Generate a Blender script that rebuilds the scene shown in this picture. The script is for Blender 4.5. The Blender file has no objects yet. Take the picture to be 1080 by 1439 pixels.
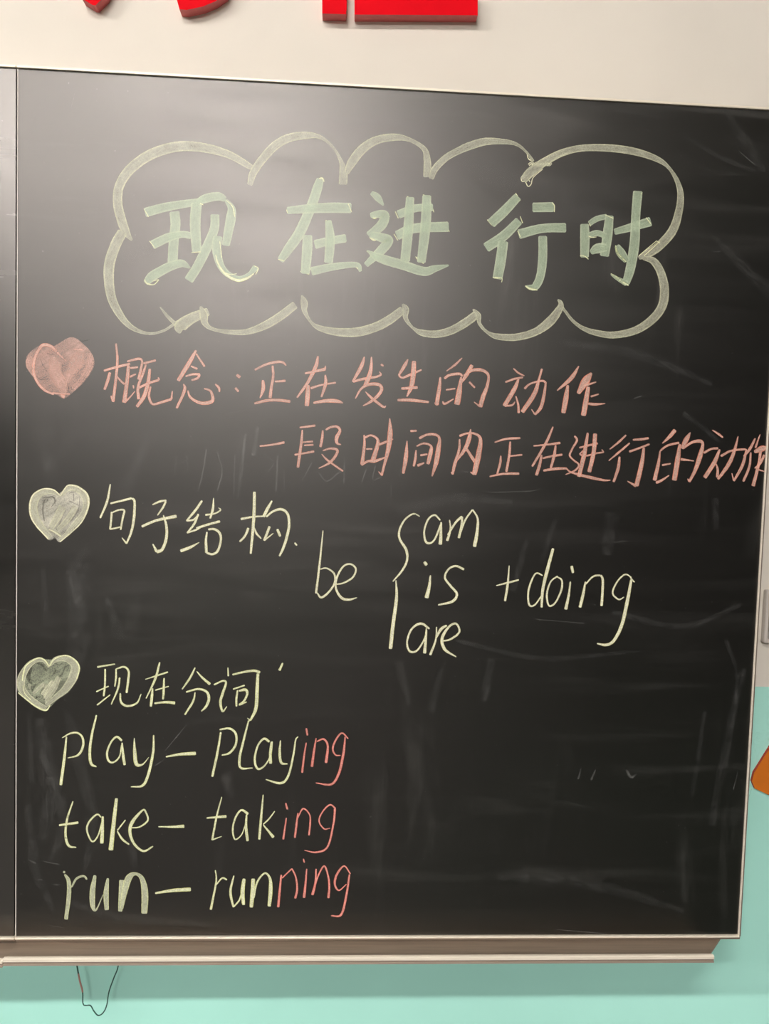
import bpy, bmesh, math, random
from mathutils import Vector, noise as mnoise
random.seed(7)
C = bpy.context.scene.collection

# ------------------------------------------------------------------ camera
# world: x right along the wall, z up, board face at y = 0, viewer at negative y
F_PX = 1080.0
CAM = Vector((0.44737605, -1.07639007, 0.68218538))
YAW, PITCH, ROLL = 0.05339231, -0.05730325, 0.02982464
_ca, _sa, _cb, _sb = math.cos(YAW), math.sin(YAW), math.cos(PITCH), math.sin(PITCH)
FW = Vector((_sa * _cb, _ca * _cb, _sb))
_R = Vector((_ca, -_sa, 0)); _U = _R.cross(FW)
_cc, _sc = math.cos(ROLL), math.sin(ROLL)
RT = _R * _cc + _U * _sc
UP = _U * _cc - _R * _sc
cd = bpy.data.cameras.new('camera')
cam = bpy.data.objects.new('camera', cd); C.objects.link(cam)
from mathutils import Matrix
cam.matrix_world = Matrix(((RT.x, UP.x, -FW.x, CAM.x), (RT.y, UP.y, -FW.y, CAM.y), (RT.z, UP.z, -FW.z, CAM.z), (0, 0, 0, 1)))
cd.sensor_fit = 'VERTICAL'; cd.sensor_height = 36.0
cd.lens = F_PX / 1439.0 * 36.0
cd.clip_start = 0.01
bpy.context.scene.camera = cam

def at(u, v, Y=0.0):
    """a pixel of the photograph as the point where its ray meets the plane y = Y"""
    d = FW + RT * ((u - 540) / F_PX) - UP * ((v - 719.5) / F_PX)
    return CAM + d * ((Y - CAM.y) / d.y)

# ------------------------------------------------------------------ light
sc = bpy.context.scene
w = bpy.data.worlds.new('room_light'); sc.world = w; w.use_nodes = True
w.node_tree.nodes['Background'].inputs[0].default_value = (1.0, 0.95, 0.86, 1)
w.node_tree.nodes['Background'].inputs[1].default_value = 0.04
sc.view_settings.view_transform = 'Standard'
sc.view_settings.look = 'None'
sc.view_settings.exposure = 0.0
sc.view_settings.gamma = 1.0
sc.view_settings.use_curve_mapping = False
# ceiling lamps: centre x, y, length, width, strength, tint
LAMP_Z = 3.08
LAMPS = [(-2.5, -3.0, 1.5, 0.14, 85.0),
         (-0.3, -3.0, 1.2, 0.14, 135.0),
         (-4.3, -3.0, 1.5, 0.14, 330.0),  # added far left lamp, brightens the wall without glaring in the board
         (-2.25, -5.3, 1.2, 0.16, 80.0),
         (-0.35, -7.6, 1.6, 0.60, 160.0),
         (-3.0, -9.9, 1.6, 0.60, 40.0)]

# ------------------------------------------------------------------ helpers
def finish(name, bm, m, parent=None, smooth=False):
    me = bpy.data.meshes.new(name); bm.normal_update(); bm.to_mesh(me); bm.free()
    o = bpy.data.objects.new(name, me); C.objects.link(o)
    for mm in (m if isinstance(m, (list, tuple)) else [m]): me.materials.append(mm)
    if smooth:
        for p in me.polygons: p.use_smooth = True
    if parent: o.parent = parent; o.matrix_parent_inverse = parent.matrix_world.inverted()
    return o
def tag(o, label=None, cat=None, group=None, kind=None):
    if label: o['label'] = label
    if cat: o['category'] = cat
    if group: o['group'] = group
    if kind: o['kind'] = kind
    return o
def thing(name, label, cat, loc, group=None):
    o = bpy.data.objects.new(name, None); C.objects.link(o); o.location = loc
    o.empty_display_size = 0.05
    tag(o, label, cat, group); bpy.context.view_layer.update(); return o
def box(bm, a, b, bevel=0.0):
    r = bmesh.ops.create_cube(bm, size=1.0)
    vs = r['verts']
    for v in vs:
        v.co = Vector([(a[i] + b[i]) / 2 + v.co[i] * (b[i] - a[i]) for i in range(3)])
    if bevel:
        es = list({e for v in vs for e in v.link_edges})
        bmesh.ops.bevel(bm, geom=es, offset=bevel, segments=2, affect='EDGES', profile=0.5)
    return bm
def BM(): return bmesh.new()
def prism(bm, pts, y0, y1, mside=0):
    """closed outline (x, z) extruded from y0 (front) to y1 (back)"""
    f = [bm.verts.new((x, y0, z)) for x, z in pts]; b = [bm.verts.new((x, y1, z)) for x, z in pts]
    fr = bm.faces.new(f); bm.faces.new(list(reversed(b)))
    n = len(pts)
    for i in range(n):
        s = bm.faces.new((f[i], b[i], b[(i + 1) % n], f[(i + 1) % n])); s.material_index = mside
    bmesh.ops.recalc_face_normals(bm, faces=bm.faces)
    return bm
def tube(bm, pts, r, seg=8):
    rings = []
    for i, p in enumerate(pts):
        t = (pts[min(i + 1, len(pts) - 1)] - pts[max(i - 1, 0)]).normalized()
        a = t.cross(Vector((0, 1, 0.01))).normalized(); b = t.cross(a)
        rings.append([bm.verts.new(p + (a * math.cos(k * 6.28318 / seg) + b * math.sin(k * 6.28318 / seg)) * r) for k in range(seg)])
    for i in range(len(rings) - 1):
        for k in range(seg):
            bm.faces.new((rings[i][k], rings[i][(k + 1) % seg], rings[i + 1][(k + 1) % seg], rings[i + 1][k]))
    bm.faces.new(rings[0]); bm.faces.new(list(reversed(rings[-1])))
    return bm
def catmull(P, step=4.0):
    """P: list of tuples; smooth curve through them"""
    if len(P) == 2: Q = [P[0]] + [P[1]]
    out = []
    n = len(P)
    for i in range(n - 1):
        p0 = P[i - 1] if i else tuple(2 * a - b for a, b in zip(P[0], P[1]))
        p1, p2 = P[i], P[i + 1]
        p3 = P[i + 2] if i + 2 < n else tuple(2 * b - a for a, b in zip(P[-2], P[-1]))
        L = math.dist(p1[:2], p2[:2]); k = max(2, int(L / step))
        for j in range(k):
            t = j / k
            out.append(tuple(0.5 * (2 * b + (c - a) * t + (2 * a - 5 * b + 4 * c - d) * t * t + (3 * b - a - 3 * c + d) * t ** 3)
                             for a, b, c, d in zip(p0, p1, p2, p3)))
    out.append(P[-1])
    return out

# ------------------------------------------------------------------ materials
class NT:
    def __init__(s, name):
        s.m = bpy.data.materials.new(name); s.m.use_nodes = True
        s.t = s.m.node_tree; s.t.nodes.clear()
        s.out = s.n('ShaderNodeOutputMaterial')
    def n(s, typ, **kw):
        nd = s.t.nodes.new(typ)
        for k, v in kw.items(): setattr(nd, k, v)
        return nd
    def l(s, a, b): s.t.links.new(a, b)
    def coord(s, out='Object', scale=(1, 1, 1), rot=(0, 0, 0)):
        tc = s.n('ShaderNodeTexCoord'); mp = s.n('ShaderNodeMapping')
        mp.inputs['Scale'].default_value = scale; mp.inputs['Rotation'].default_value = rot
        s.l(tc.outputs[out], mp.inputs[0]); return mp.outputs[0]
    def noise(s, vec, scale=5, detail=3, rough=0.5, dist=0.0):
        nd = s.n('ShaderNodeTexNoise'); nd.inputs['Scale'].default_value = scale
        nd.inputs['Detail'].default_value = detail; nd.inputs['Roughness'].default_value = rough
        nd.inputs['Distortion'].default_value = dist
        s.l(vec, nd.inputs['Vector']); return nd.outputs['Fac']
    def remap(s, v, a, b, c, d, smooth=True):
        nd = s.n('ShaderNodeMapRange'); nd.interpolation_type = 'SMOOTHSTEP' if smooth else 'LINEAR'
        for i, x in enumerate((a, b, c, d)): nd.inputs[i + 1].default_value = x
        s.l(v, nd.inputs[0]); return nd.outputs[0]
    def math(s, op, a, b=None):
        nd = s.n('ShaderNodeMath', operation=op)
        for i, x in enumerate((a, b)):
            if x is None: continue
            if isinstance(x, (int, float)): nd.inputs[i].default_value = x
            else: s.l(x, nd.inputs[i])
        return nd.outputs[0]
    def mix(s, f, a, b):
        nd = s.n('ShaderNodeMix', data_type='RGBA')
        if isinstance(f, (int, float)): nd.inputs[0].default_value = f
        else: s.l(f, nd.inputs[0])
        for i, x in ((6, a), (7, b)):
            if isinstance(x, tuple): nd.inputs[i].default_value = (*x, 1)
            else: s.l(x, nd.inputs[i])
        return nd.outputs[2]
    def pr(s, col=None, rough=0.5, metal=0.0, spec=0.5):
        p = s.n('ShaderNodeBsdfPrincipled')
        for k, x in (('Base Color', col), ('Roughness', rough), ('Metallic', metal), ('Specular IOR Level', spec)):
            if isinstance(x, tuple): p.inputs[k].default_value = (*x, 1)
            elif isinstance(x, (int, float)): p.inputs[k].default_value = x
            else: s.l(x, p.inputs[k])
        return p
    def bump(s, p, h, st=0.1, d=0.001):
        b = s.n('ShaderNodeBump'); b.inputs['Strength'].default_value = st; b.inputs['Distance'].default_value = d
        s.l(h, b.inputs['Height']); s.l(b.outputs[0], p.inputs['Normal'])
    def end(s, sh): s.l(sh, s.out.inputs[0]); return s.m
def srgb(r, g, b):
    f = lambda c: (c / 255 / 12.92) if c <= 10 else ((c / 255 + 0.055) / 1.055) ** 2.4
    return (f(r), f(g), f(b))

def mat_paint(name, col, var=0.04, rough=0.6):
    t = NT(name); v = t.coord()
    n1 = t.noise(v, 2.2, 4); n2 = t.noise(v, 160, 2)
    c2 = tuple(x * (1 - var * 2) for x in col)
    c = t.mix(t.remap(n1, 0.35, 0.7, 0, 1), col, c2)
    p = t.pr(c, rough, 0, 0.3); t.bump(p, n2, 0.08, 0.0006)
    return t.end(p.outputs[0])
def mat_plain(name, col, rough=0.5, metal=0.0, var=0.08, scale=(1, 1, 1), nscale=30, spec=0.5, bump=0.0):
    t = NT(name); v = t.coord(scale=scale)
    n1 = t.noise(v, nscale, 4)
    c = t.mix(t.remap(n1, 0.3, 0.7, 0, 1), col, tuple(x * (1 - var) for x in col))
    p = t.pr(c, rough, metal, spec)
    if bump: t.bump(p, n1, bump, 0.0005)
    return t.end(p.outputs[0])

M = {}
M['cream'] = mat_paint('cream_wall_paint', srgb(236, 229, 217))
M['green'] = mat_paint('mint_wall_paint', srgb(186, 248, 234))
M['ceiling'] = mat_paint('ceiling_paint', srgb(235, 233, 226))
M['floor'] = mat_plain('floor_terrazzo', srgb(70, 68, 64), 0.6, var=0.25, nscale=60)
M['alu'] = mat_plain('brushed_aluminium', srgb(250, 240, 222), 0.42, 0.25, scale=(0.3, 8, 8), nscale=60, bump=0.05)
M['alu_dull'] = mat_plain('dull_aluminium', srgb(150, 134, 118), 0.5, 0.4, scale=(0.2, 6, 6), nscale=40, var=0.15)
M['red_face'] = mat_plain('red_acrylic', srgb(236, 2, 24), 0.7, var=0.04, spec=0.1)
M['red_side'] = mat_plain('pink_foam_edge', srgb(205, 105, 105), 0.6, var=0.12, nscale=90)
M['orange'] = mat_plain('orange_foam', srgb(222, 120, 22), 0.6, var=0.06)
M['orange_side'] = mat_plain('red_foam_edge', srgb(190, 60, 40), 0.6, var=0.06)
M['grey_box'] = mat_plain('grey_plastic', srgb(176, 170, 164), 0.5, var=0.05)
M['grey_trim'] = mat_plain('pale_grey_plastic', srgb(205, 198, 190), 0.5, var=0.05)
M['cable_green'] = mat_plain('green_cable', srgb(40, 92, 78), 0.5, var=0.2)
M['cable_red'] = mat_plain('faded_pink_cable', srgb(205, 150, 138), 0.5, var=0.2)
M['white_metal'] = mat_plain('white_lamp_metal', srgb(230, 230, 225), 0.4, var=0.03)
def mat_lit(st, col=(1.0, 0.945, 0.90)):
    t = NT('lit_diffuser'); e = t.n('ShaderNodeEmission'); e.inputs[0].default_value = (*col, 1); e.inputs[1].default_value = st
    return t.end(e.outputs[0])

def mat_board(name, rough=0.335, spec=1.15, dust=0.45, k2=1.0):
    t = NT(name)
    v = t.coord(); dx = t.coord(scale=(9, 1, 1.3), rot=(0, 0.10, 0)); dh = t.coord(scale=(1.2, 1, 10), rot=(0, -0.12, 0))
    base = t.mix(t.remap(t.noise(v, 1.3, 2), 0.35, 0.7, 0, 1), srgb(9, 9, 8), srgb(9, 15, 11))
    st = t.noise(dx, 3.2, 5, 0.6, 0.4)        # nearly vertical wiping streaks
    sh = t.noise(dh, 2.6, 4, 0.6, 0.6)        # long sideways wiping arcs
    cl = t.noise(v, 3.0, 4, 0.6, 0.5)
    fine = t.noise(t.coord(scale=(40, 1, 6), rot=(0, 0.1, 0)), 6, 3)
    a = t.math('MULTIPLY', t.remap(st, 0.52, 0.80, 0, 1), t.remap(cl, 0.48, 0.70, 0, 1))
    b = t.math('MULTIPLY', t.remap(sh, 0.50, 0.80, 0, 1), t.remap(t.noise(v, 2.1, 3), 0.42, 0.68, 0, 1))
    d = t.math('MULTIPLY', t.math('ADD', a, t.math('MULTIPLY', b, 0.7)), t.remap(fine, 0.2, 0.8, 0.6, 1.1))
    speck = t.remap(t.noise(v, 190, 1), 0.76, 0.80, 0, 0.35)
    dd = t.math('ADD', t.math('MULTIPLY', d, 0.13 * dust), t.math('MULTIPLY', speck, 0.25))
    col = t.mix(dd, base, srgb(196, 196, 190))
    rg = t.math('ADD', t.math('MULTIPLY', d, 0.10), t.remap(sh, 0.3, 0.7, rough - 0.014, rough + 0.014))
    p = t.pr(col, rg, 0, spec * 0.55)
    p.inputs['Specular Tint'].default_value = (1.0, 0.95, 0.915, 1)
    t.bump(p, t.noise(v, 500, 1), 0.03, 0.0002)
    g = t.n('ShaderNodeBsdfAnisotropic', distribution='BECKMANN'); g.inputs['Color'].default_value = (0.050 * k2, 0.0475 * k2, 0.0455 * k2, 1)
    t.l(t.math('MULTIPLY', rg, 1.22), g.inputs['Roughness'])
    ad = t.n('ShaderNodeAddShader'); t.l(p.outputs[0], ad.inputs[0]); t.l(g.outputs[0], ad.inputs[1])
    return t.end(ad.outputs[0])
M['board'] = mat_board('blackboard_enamel')
M['board_left'] = mat_board('blackboard_enamel_wiped', 0.26, 1.4, 0.3, 1.9)

def mat_chalk(name, col, edge, alpha=0.95, grain=0.35, streak=0.3, gloss=0.9, core=1.0, soft=False):
    """chalk lying on the board: grainy, uneven cover; uv u runs along the stroke in metres, v across 0..1"""
    t = NT(name)
    v = t.coord('UV', scale=(40, 3.0, 1)); o = t.coord('Object')
    st = t.remap(t.noise(v, 2.0, 4, 0.6), 0.3, 0.7, 1 - streak, 1)
    gr = t.remap(t.noise(o, 900, 2, 0.6), 0.36, 0.60, 1 - grain, 1)
    pt = t.remap(t.noise(o, 45, 2), 0.35, 0.65, 1 - streak * 0.7, 1)
    a = t.math('MULTIPLY', t.math('MULTIPLY', st, gr), t.math('MULTIPLY', pt, alpha))
    uv = t.n('ShaderNodeSeparateXYZ'); t.l(t.coord('UV'), uv.inputs[0])
    ed = t.math('ABSOLUTE', t.math('SUBTRACT', uv.outputs[1], 0.5))
    c = t.mix(t.remap(ed, 0.28, 0.5, 0, 1), col, edge)
    if core < 1: a = t.math('MULTIPLY', a, t.remap(ed, 0.25, 0.46, core, 1))
    if soft: a = t.math('MULTIPLY', a, t.remap(ed, 0.05, 0.5, 1, 0))
    d = t.pr(c, 0.36, 0, gloss)     # waxy liquid chalk: as glossy as the enamel under it
    tr = t.n('ShaderNodeBsdfTransparent'); mx = t.n('ShaderNodeMixShader')
    t.l(a, mx.inputs[0]); t.l(tr.outputs[0], mx.inputs[1]); t.l(d.outputs[0], mx.inputs[2])
    return t.end(mx.outputs[0])
M['c_title'] = mat_chalk('pale_green_chalk', srgb(220, 240, 206), srgb(236, 250, 214), 0.66, 0.15, 0.16, core=0.86)
M['c_cloud'] = mat_chalk('cream_chalk', srgb(228, 228, 202), srgb(252, 252, 212), 0.74, 0.25, 0.24, core=0.82)
M['c_pink'] = mat_chalk('pink_chalk', srgb(255, 208, 190), srgb(253, 144, 112), 1.0, 0.25, 0.25, core=0.86)
M['c_pinkfill'] = mat_chalk('pink_chalk_rubbed', srgb(248, 200, 184), srgb(250, 196, 176), 0.62, 0.3, 0.35)
M['c_yellow'] = mat_chalk('pale_yellow_chalk', srgb(255, 254, 226), srgb(240, 236, 150), 1.0, 0.25, 0.15)
M['c_lime'] = mat_chalk('lime_yellow_chalk', srgb(250, 253, 214), srgb(232, 238, 130), 1.0, 0.25, 0.15)
M['c_limewide'] = mat_chalk('lime_chalk_broad', srgb(234, 240, 206), srgb(240, 246, 180), 0.92, 0.25, 0.22, core=0.84)
M['c_red'] = mat_chalk('red_chalk', srgb(253, 172, 158), srgb(242, 88, 72), 1.0, 0.25, 0.15)
M['c_creamfill'] = mat_chalk('cream_chalk_rubbed', srgb(244, 241, 222), srgb(244, 241, 222), 0.86, 0.35, 0.45)
M['c_limefill'] = mat_chalk('lime_chalk_rubbed', srgb(200, 208, 178), srgb(205, 212, 178), 0.72, 0.35, 0.45)
M['c_scratch'] = mat_chalk('bare_board_scratch', srgb(52, 50, 46), srgb(90, 88, 80), 0.75, 0.3, 0.5)
M['c_ghost'] = mat_chalk('wiped_chalk_trace', srgb(200, 200, 196), srgb(170, 170, 168), 0.42, 0.6, 0.9, soft=True)
M['c_smear_glare'] = mat_chalk('chalk_haze_and_glare', srgb(190, 190, 188), srgb(190, 190, 188), 0.085, 0.5, 0.9, soft=True)
#@SETTING
# ------------------------------------------------------------------ the room
WY = 0.10                                  # face of the wall behind the board
XL, XR, ZF, ZC, YB = -5.3, 4.5, -0.90, 3.16, -11.0
ZG = at(1070, 965, WY).z                   # top of the green dado
bm = BM()
def quad(bm, a, b, c, d, mi=0):
    f = bm.faces.new([bm.verts.new(p) for p in (a, b, c, d)]); f.material_index = mi
box(bm, (XL, WY, ZF), (XR, WY + 0.15, ZG))
n0 = len(bm.faces)
bm.faces.ensure_lookup_table()
for f in bm.faces: f.material_index = 1
box(bm, (XL, WY, ZG), (XR, WY + 0.15, ZC))
bm.faces.ensure_lookup_table()
for f in bm.faces[n0:]: f.material_index = 0
tag(finish('wall_front', bm, [M['cream'], M['green']]), kind='structure')
tag(finish('floor', box(BM(), (XL, YB, ZF - 0.1), (XR, WY + 0.15, ZF)), M['floor']), kind='structure')
tag(finish('ceiling', box(BM(), (XL, YB, ZC), (XR, WY + 0.15, ZC + 0.1)), M['ceiling']), kind='structure')
tag(finish('baseboard_front', box(BM(), (XL, WY - 0.012, ZF), (XR, WY, ZF + 0.1), 0.003), M['grey_trim']), kind='structure')

# ceiling lamps (out of the picture, they light the board and glare in it; the far left one is added fill)
for (cx, cy, ln, wd, st), lab in zip(LAMPS, ('long ceiling lamp at the left of the row nearest the blackboard', 'long ceiling lamp in front of the middle of the blackboard', 'added unseen long lamp at the far left that brightens the front wall', 'ceiling lamp at the left in the second row', 'wide ceiling lamp in the third row behind the camera', 'wide ceiling lamp in the last row at the far left')):
    lt = thing('ceiling_lamp', lab, 'lamp', (cx, cy, ZC))
    finish('housing', box(BM(), (cx - ln / 2 - 0.02, cy - wd / 2 - 0.02, LAMP_Z + 0.035), (cx + ln / 2 + 0.02, cy + wd / 2 + 0.02, ZC), 0.006), M['white_metal'], lt)
    finish('diffuser', box(BM(), (cx - ln / 2, cy - wd / 2, LAMP_Z), (cx + ln / 2, cy + wd / 2, LAMP_Z + 0.0349), 0.004), mat_lit(st), lt)

# ------------------------------------------------------------------ blackboard
W, H = 1.05378, 1.2
FRW = 0.0055
def panel(x0, x1, mat, label, tilt=0.0, left=True):
    t = thing('blackboard_panel', label, 'blackboard', ((x0 + x1) / 2, WY, 0.0))
    ww = FRW
    xa = x0 + 0.0012; xb = x1 - (0.0045 if not left else 0.0012)
    bm = BM(); box(bm, (xa, 0.0, ww), (xb, 0.018, H - 0.004), 0)
    if tilt:
        for v in bm.verts: v.co.y += 0.0
    s = finish('writing_surface', bm, mat, t)
    # frame rails: a small rounded aluminium lip proud of the surface
    def rail(a, b, nm='frame_rail'):
        finish(nm, box(BM(), a, b, 0.0008), M['alu'], t)
    rail((x0, -0.0030, 0.0014), (x1 - (0.0026 if not left else 0), 0.02, 0.0042))
    finish('frame_step', box(BM(), (x0, 0.0005, -0.0030), (x1, 0.02, 0.0013), 0.0004), M['alu_dull'], t)
    rail((x0, -0.0030, H - 0.0035), (x1, 0.02, H))
    if not left:
        rail((x1 - 0.0044, -0.0030, 0.0043), (x1 - 0.0026, 0.02, H - 0.0036))
        finish('frame_step', box(BM(), (x1 - 0.0025, 0.0005, 0.0014), (x1 + 0.0008, 0.02, H - 0.0036), 0.0004), M['alu_dull'], t)
    if not left: finish('joint_strip', box(BM(), (x0 if left is False else x1 - 0.0011, -0.0006, 0.0047), ((x0 + 0.0014) if left is False else x1, 0.02, H - 0.0037)), M['grey_trim'], t)
    finish('back_box', box(BM(), (x0 + 0.004, 0.0201, 0.004), (x1 - 0.004, WY, H - 0.004)), M['alu_dull'], t)
    return t, s
PR, SR = panel(0.0, W, M['board'], 'large blackboard panel covered in white, pink and yellow chalk writing', left=False)
PL, SL = panel(-1.0545, -0.0007, M['board_left'], 'neighbouring bare blackboard panel cut by the left edge of the photo', left=True)

# chalk tray: profile in (y, z), swept along x, ends cut aslant
def tray(name, x0, x1, cut0, cut1, dz, label):
    t = thing(name, label, 'chalk tray', ((x0 + x1) / 2, 0.0, -0.006 + dz))
    def sweep(prof, m, nm):
        bm = BM(); A = []; B = []
        for y, z in prof:
            k = min(max(-y / 0.031, 0), 1.0)
            A.append(bm.verts.new((x0 + cut0 * k, y, z + dz))); B.append(bm.verts.new((x1 - cut1 * k, y, z + dz)))
        n = len(prof)
        for i in range(n):
            bm.faces.new((A[i], A[(i + 1) % n], B[(i + 1) % n], B[i]))
        bm.faces.new(A); bm.faces.new(list(reversed(B)))
        bmesh.ops.recalc_face_normals(bm, faces=bm.faces)
        return finish(nm, bm, m, t)
    sweep([(0.0195, -0.0032), (-0.029, -0.0050), (-0.029, -0.0065), (0.0195, -0.0065)], M['alu_dull'], 'shelf')
    sweep([(-0.0291, -0.0050), (-0.037, -0.0018), (-0.0372, -0.0070), (-0.0291, -0.0066)], M['alu_mid'], 'curved_ramp')
    sweep([(-0.0373, -0.0015), (-0.0395, 0.0012), (-0.0430, 0.0014), (-0.0450, 0.0002), (-0.0453, -0.0031), (-0.0373, -0.0032)], M['alu'], 'front_lip')
    sweep([(-0.0380, -0.0033), (-0.0436, -0.0033), (-0.0436, -0.0061), (-0.0380, -0.0061)], M['groove'], 'groove')
    sweep([(-0.0375, -0.0062), (-0.0448, -0.0062), (-0.0450, -0.0086), (-0.0375, -0.0086)], M['alu_mid'], 'lower_lip')
    return t
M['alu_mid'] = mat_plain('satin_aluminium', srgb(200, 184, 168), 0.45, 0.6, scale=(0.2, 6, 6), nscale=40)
M['groove'] = mat_plain('dark_groove', srgb(150, 135, 124), 0.6, 0.2)
xe = at(1026, 1325, 0).x; xf = at(1003, 1349, -0.045).x
tray('chalk_tray', 0.002, xe, 0.0, xe - xf, 0.0, 'brown aluminium chalk tray with a bright lip under the written panel')
tray('chalk_tray', -1.0545, 0.0015, 0.0, 0.0, -0.0022, 'short stretch of chalk tray under the bare left panel')

#@CHALK
# ------------------------------------------------------------------ chalk on the board
CR = dict(A=(140, 170, 4.1538), B=(380, 170, 3.857), C=(660, 170, 3.375), D=(130, 470, 5.4), E=(310, 480, 5.4),
          F=(480, 490, 5.143), G=(680, 500, 5.4), H=(350, 580, 6.0), I=(490, 580, 5.143), J=(670, 590, 5.4), K=(850, 590, 4.696),
          h1=(20, 460, 8.308), L=(30, 670, 4.32), M=(230, 670, 5.143), N=(420, 700, 3.857), O=(680, 740, 4.5),
          P=(10, 910, 4.5), Q=(230, 920, 5.684), R=(70, 1010, 4.909), S=(280, 1010, 4.696), T=(70, 1110, 4.909),
          U=(280, 1110, 4.909), V=(70, 1200, 4.909), W=(280, 1200, 4.696), Z=(0, 0, 1.0))
layer = [0]
def ribbon(bm, P, y):
    """one chalk stroke: a band of varying width on the board face, its rim slightly ragged"""
    uvl = bm.loops.layers.uv.verify()
    c = catmull(P, 1.2)
    seed = random.uniform(0, 50); u = random.uniform(0, 3)
    prev = None; last = None
    n = len(c)
    for i, (x, yy, wd) in enumerate(c):
        a = c[max(i - 1, 0)]; b = c[min(i + 1, n - 1)]
        tx, ty = b[0] - a[0], b[1] - a[1]; L_ = math.hypot(tx, ty) or 1
        nx, ny = -ty / L_, tx / L_
        wd = max(wd, 0.7)
        j1 = mnoise.noise(Vector((i * 0.35, seed, 0))) * 0.22; j2 = mnoise.noise(Vector((i * 0.35, seed + 9, 0))) * 0.22
        h1_, h2_ = wd / 2 + j1 * min(1, wd / 3), wd / 2 + j2 * min(1, wd / 3)
        if i in (0, n - 1): h1_ *= 0.72; h2_ *= 0.72
        p1 = at(x + nx * h1_, yy + ny * h1_, y); p2 = at(x - nx * h2_, yy - ny * h2_, y)
        if last is not None: u += math.hypot(x - last[0], yy - last[1]) * 0.001
        last = (x, yy)
        cur = (bm.verts.new(p1), bm.verts.new(p2), u)
        if prev:
            f = bm.faces.new((prev[0], prev[1], cur[1], cur[0]))
            for lp, q in zip(f.loops, ((prev[2], 0), (prev[2], 1), (cur[2], 1), (cur[2], 0))): lp[uvl].uv = q
        prev = cur
def parse(s, crop, wk):
    x0, y0, k = CR[crop]; out = []
    for st in s.strip().split(';'):
        P = []
        for tok in st.split():
            a = [float(q) for q in tok.split(',')]
            P.append((x0 + a[0] / k, y0 + a[1] / k, a[2] / k * wk))
        if len(P) > 1: out.append(P)
    return out
def chalk(name, mat, data, label=None, parent=None, wk=1.12, kind=None):
    bm = BM()
    for crop, s in data:
        for P in parse(s, crop, wk):
            layer[0] += 1
            ribbon(bm, P, -0.0003 - (layer[0] % 40) * 0.00001)
    bmesh.ops.recalc_face_normals(bm, faces=bm.faces)
    for f in bm.faces:
        if f.normal.y > 0: f.normal_flip()
    o = finish(name, bm, M[mat], parent or PR)
    return tag(o, label, kind=kind)
def fill(name, mat, crop, poly, label, y=-0.00025):
    """rubbed-in area: outline given as points, tessellated in a fan and kept on the board"""
    x0, y0, k = CR[crop]
    P = [tuple(float(q) for q in tok.split(',')) + (0,) for tok in poly.split()]
    P = catmull(P + [P[0]], 8)[:-1]
    bm = BM(); uvl = bm.loops.layers.uv.verify()
    vs = [bm.verts.new(at(x0 + a / k, y0 + b / k, y)) for a, b, _ in P]
    f = bm.faces.new(vs)
    for lp, (a, b, _) in zip(f.loops, P): lp[uvl].uv = ((a * 0.6 + b) / k * 0.001, a / k * 0.004 % 1 * 0 + 0.4)
    bmesh.ops.triangulate(bm, faces=[f])
    for f in bm.faces:
        f.normal_update()
        if f.normal.y > 0: f.normal_flip()
    return tag(finish(name, bm, M[mat], PR), label)
#@DATA
# cloud border
chalk('chalk_cloud_outline', 'c_cloud', [
 ('A', "898,280,18 870,262,34 750,195,45 600,155,55 450,150,60 300,195,62 180,280,60 115,380,55 105,480,55 125,570,55 150,640,48 188,698,12;"
       "135,645,60 90,730,62 55,850,62 62,1000,55 105,1110,46 180,1200,30 280,1240,16 370,1225,14 450,1175,18 485,1158,12;"
       "352,1086,6 400,1145,18 484,1222,22; 465,1240,12 470,1200,70 540,1150,62 635,1112,46;"
       "588,1082,10 606,1130,48 615,1180,36 660,1215,20 760,1232,26 860,1230,34 960,1195,46 1050,1142,50 1142,1072,46"),
 ('B', "-113,348,28 -92,278,42 -34,195,46 30,130,48 100,92,46 190,78,40 270,88,20 340,145,12 380,215,20 394,275,42 392,345,46;"
       "412,285,24 440,225,48 500,150,50 580,102,44 680,88,38 760,105,22 830,150,26 848,210,38 850,305,46;"
       "168,945,8 182,985,38 185,1030,26 215,1085,14 260,1120,28 350,1142,42 460,1145,50 560,1120,50 640,1080,50 718,1022,44;"
       "715,992,10 732,1020,34 732,1070,24 770,1120,14 820,1148,34 900,1155,40 980,1135,44 1060,1090,46 1126,1040,44"),
 ('C', "-184,275,24 -166,228,32 -114,175,32 -52,140,34 0,118,38 70,98,36 150,97,26 220,110,16 270,150,10 300,192,14;"
       "252,282,34 280,250,44 310,225,44 360,190,38 440,150,34 540,128,32 680,130,36 800,150,34 895,185,26 945,225,15 982,285,22 998,350,30 990,430,36 960,520,42 900,590,42 850,625,40 800,650,18;"
       "820,650,16 870,665,34 905,720,38 922,800,42 910,880,42 860,945,40 780,995,36 680,1015,32 600,1005,28 540,985,20 490,950,14 450,900,12 415,848,5;"
       "14,893,8 40,920,22 45,960,16 80,1000,14 130,1022,28 220,1025,34 310,1000,36 380,950,44 425,890,32 430,862,20 418,846,5;"
       "280,206,9 296,198,9 312,214,9 328,200,9 344,213,9 360,200,9 376,211,9 386,197,9; 300,212,8 318,196,8 334,212,8 350,196,8 366,212,8")],
 'cream chalk cloud outline around the title', wk=1.0)
T5 = 'large pale green chalk title character, '
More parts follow.
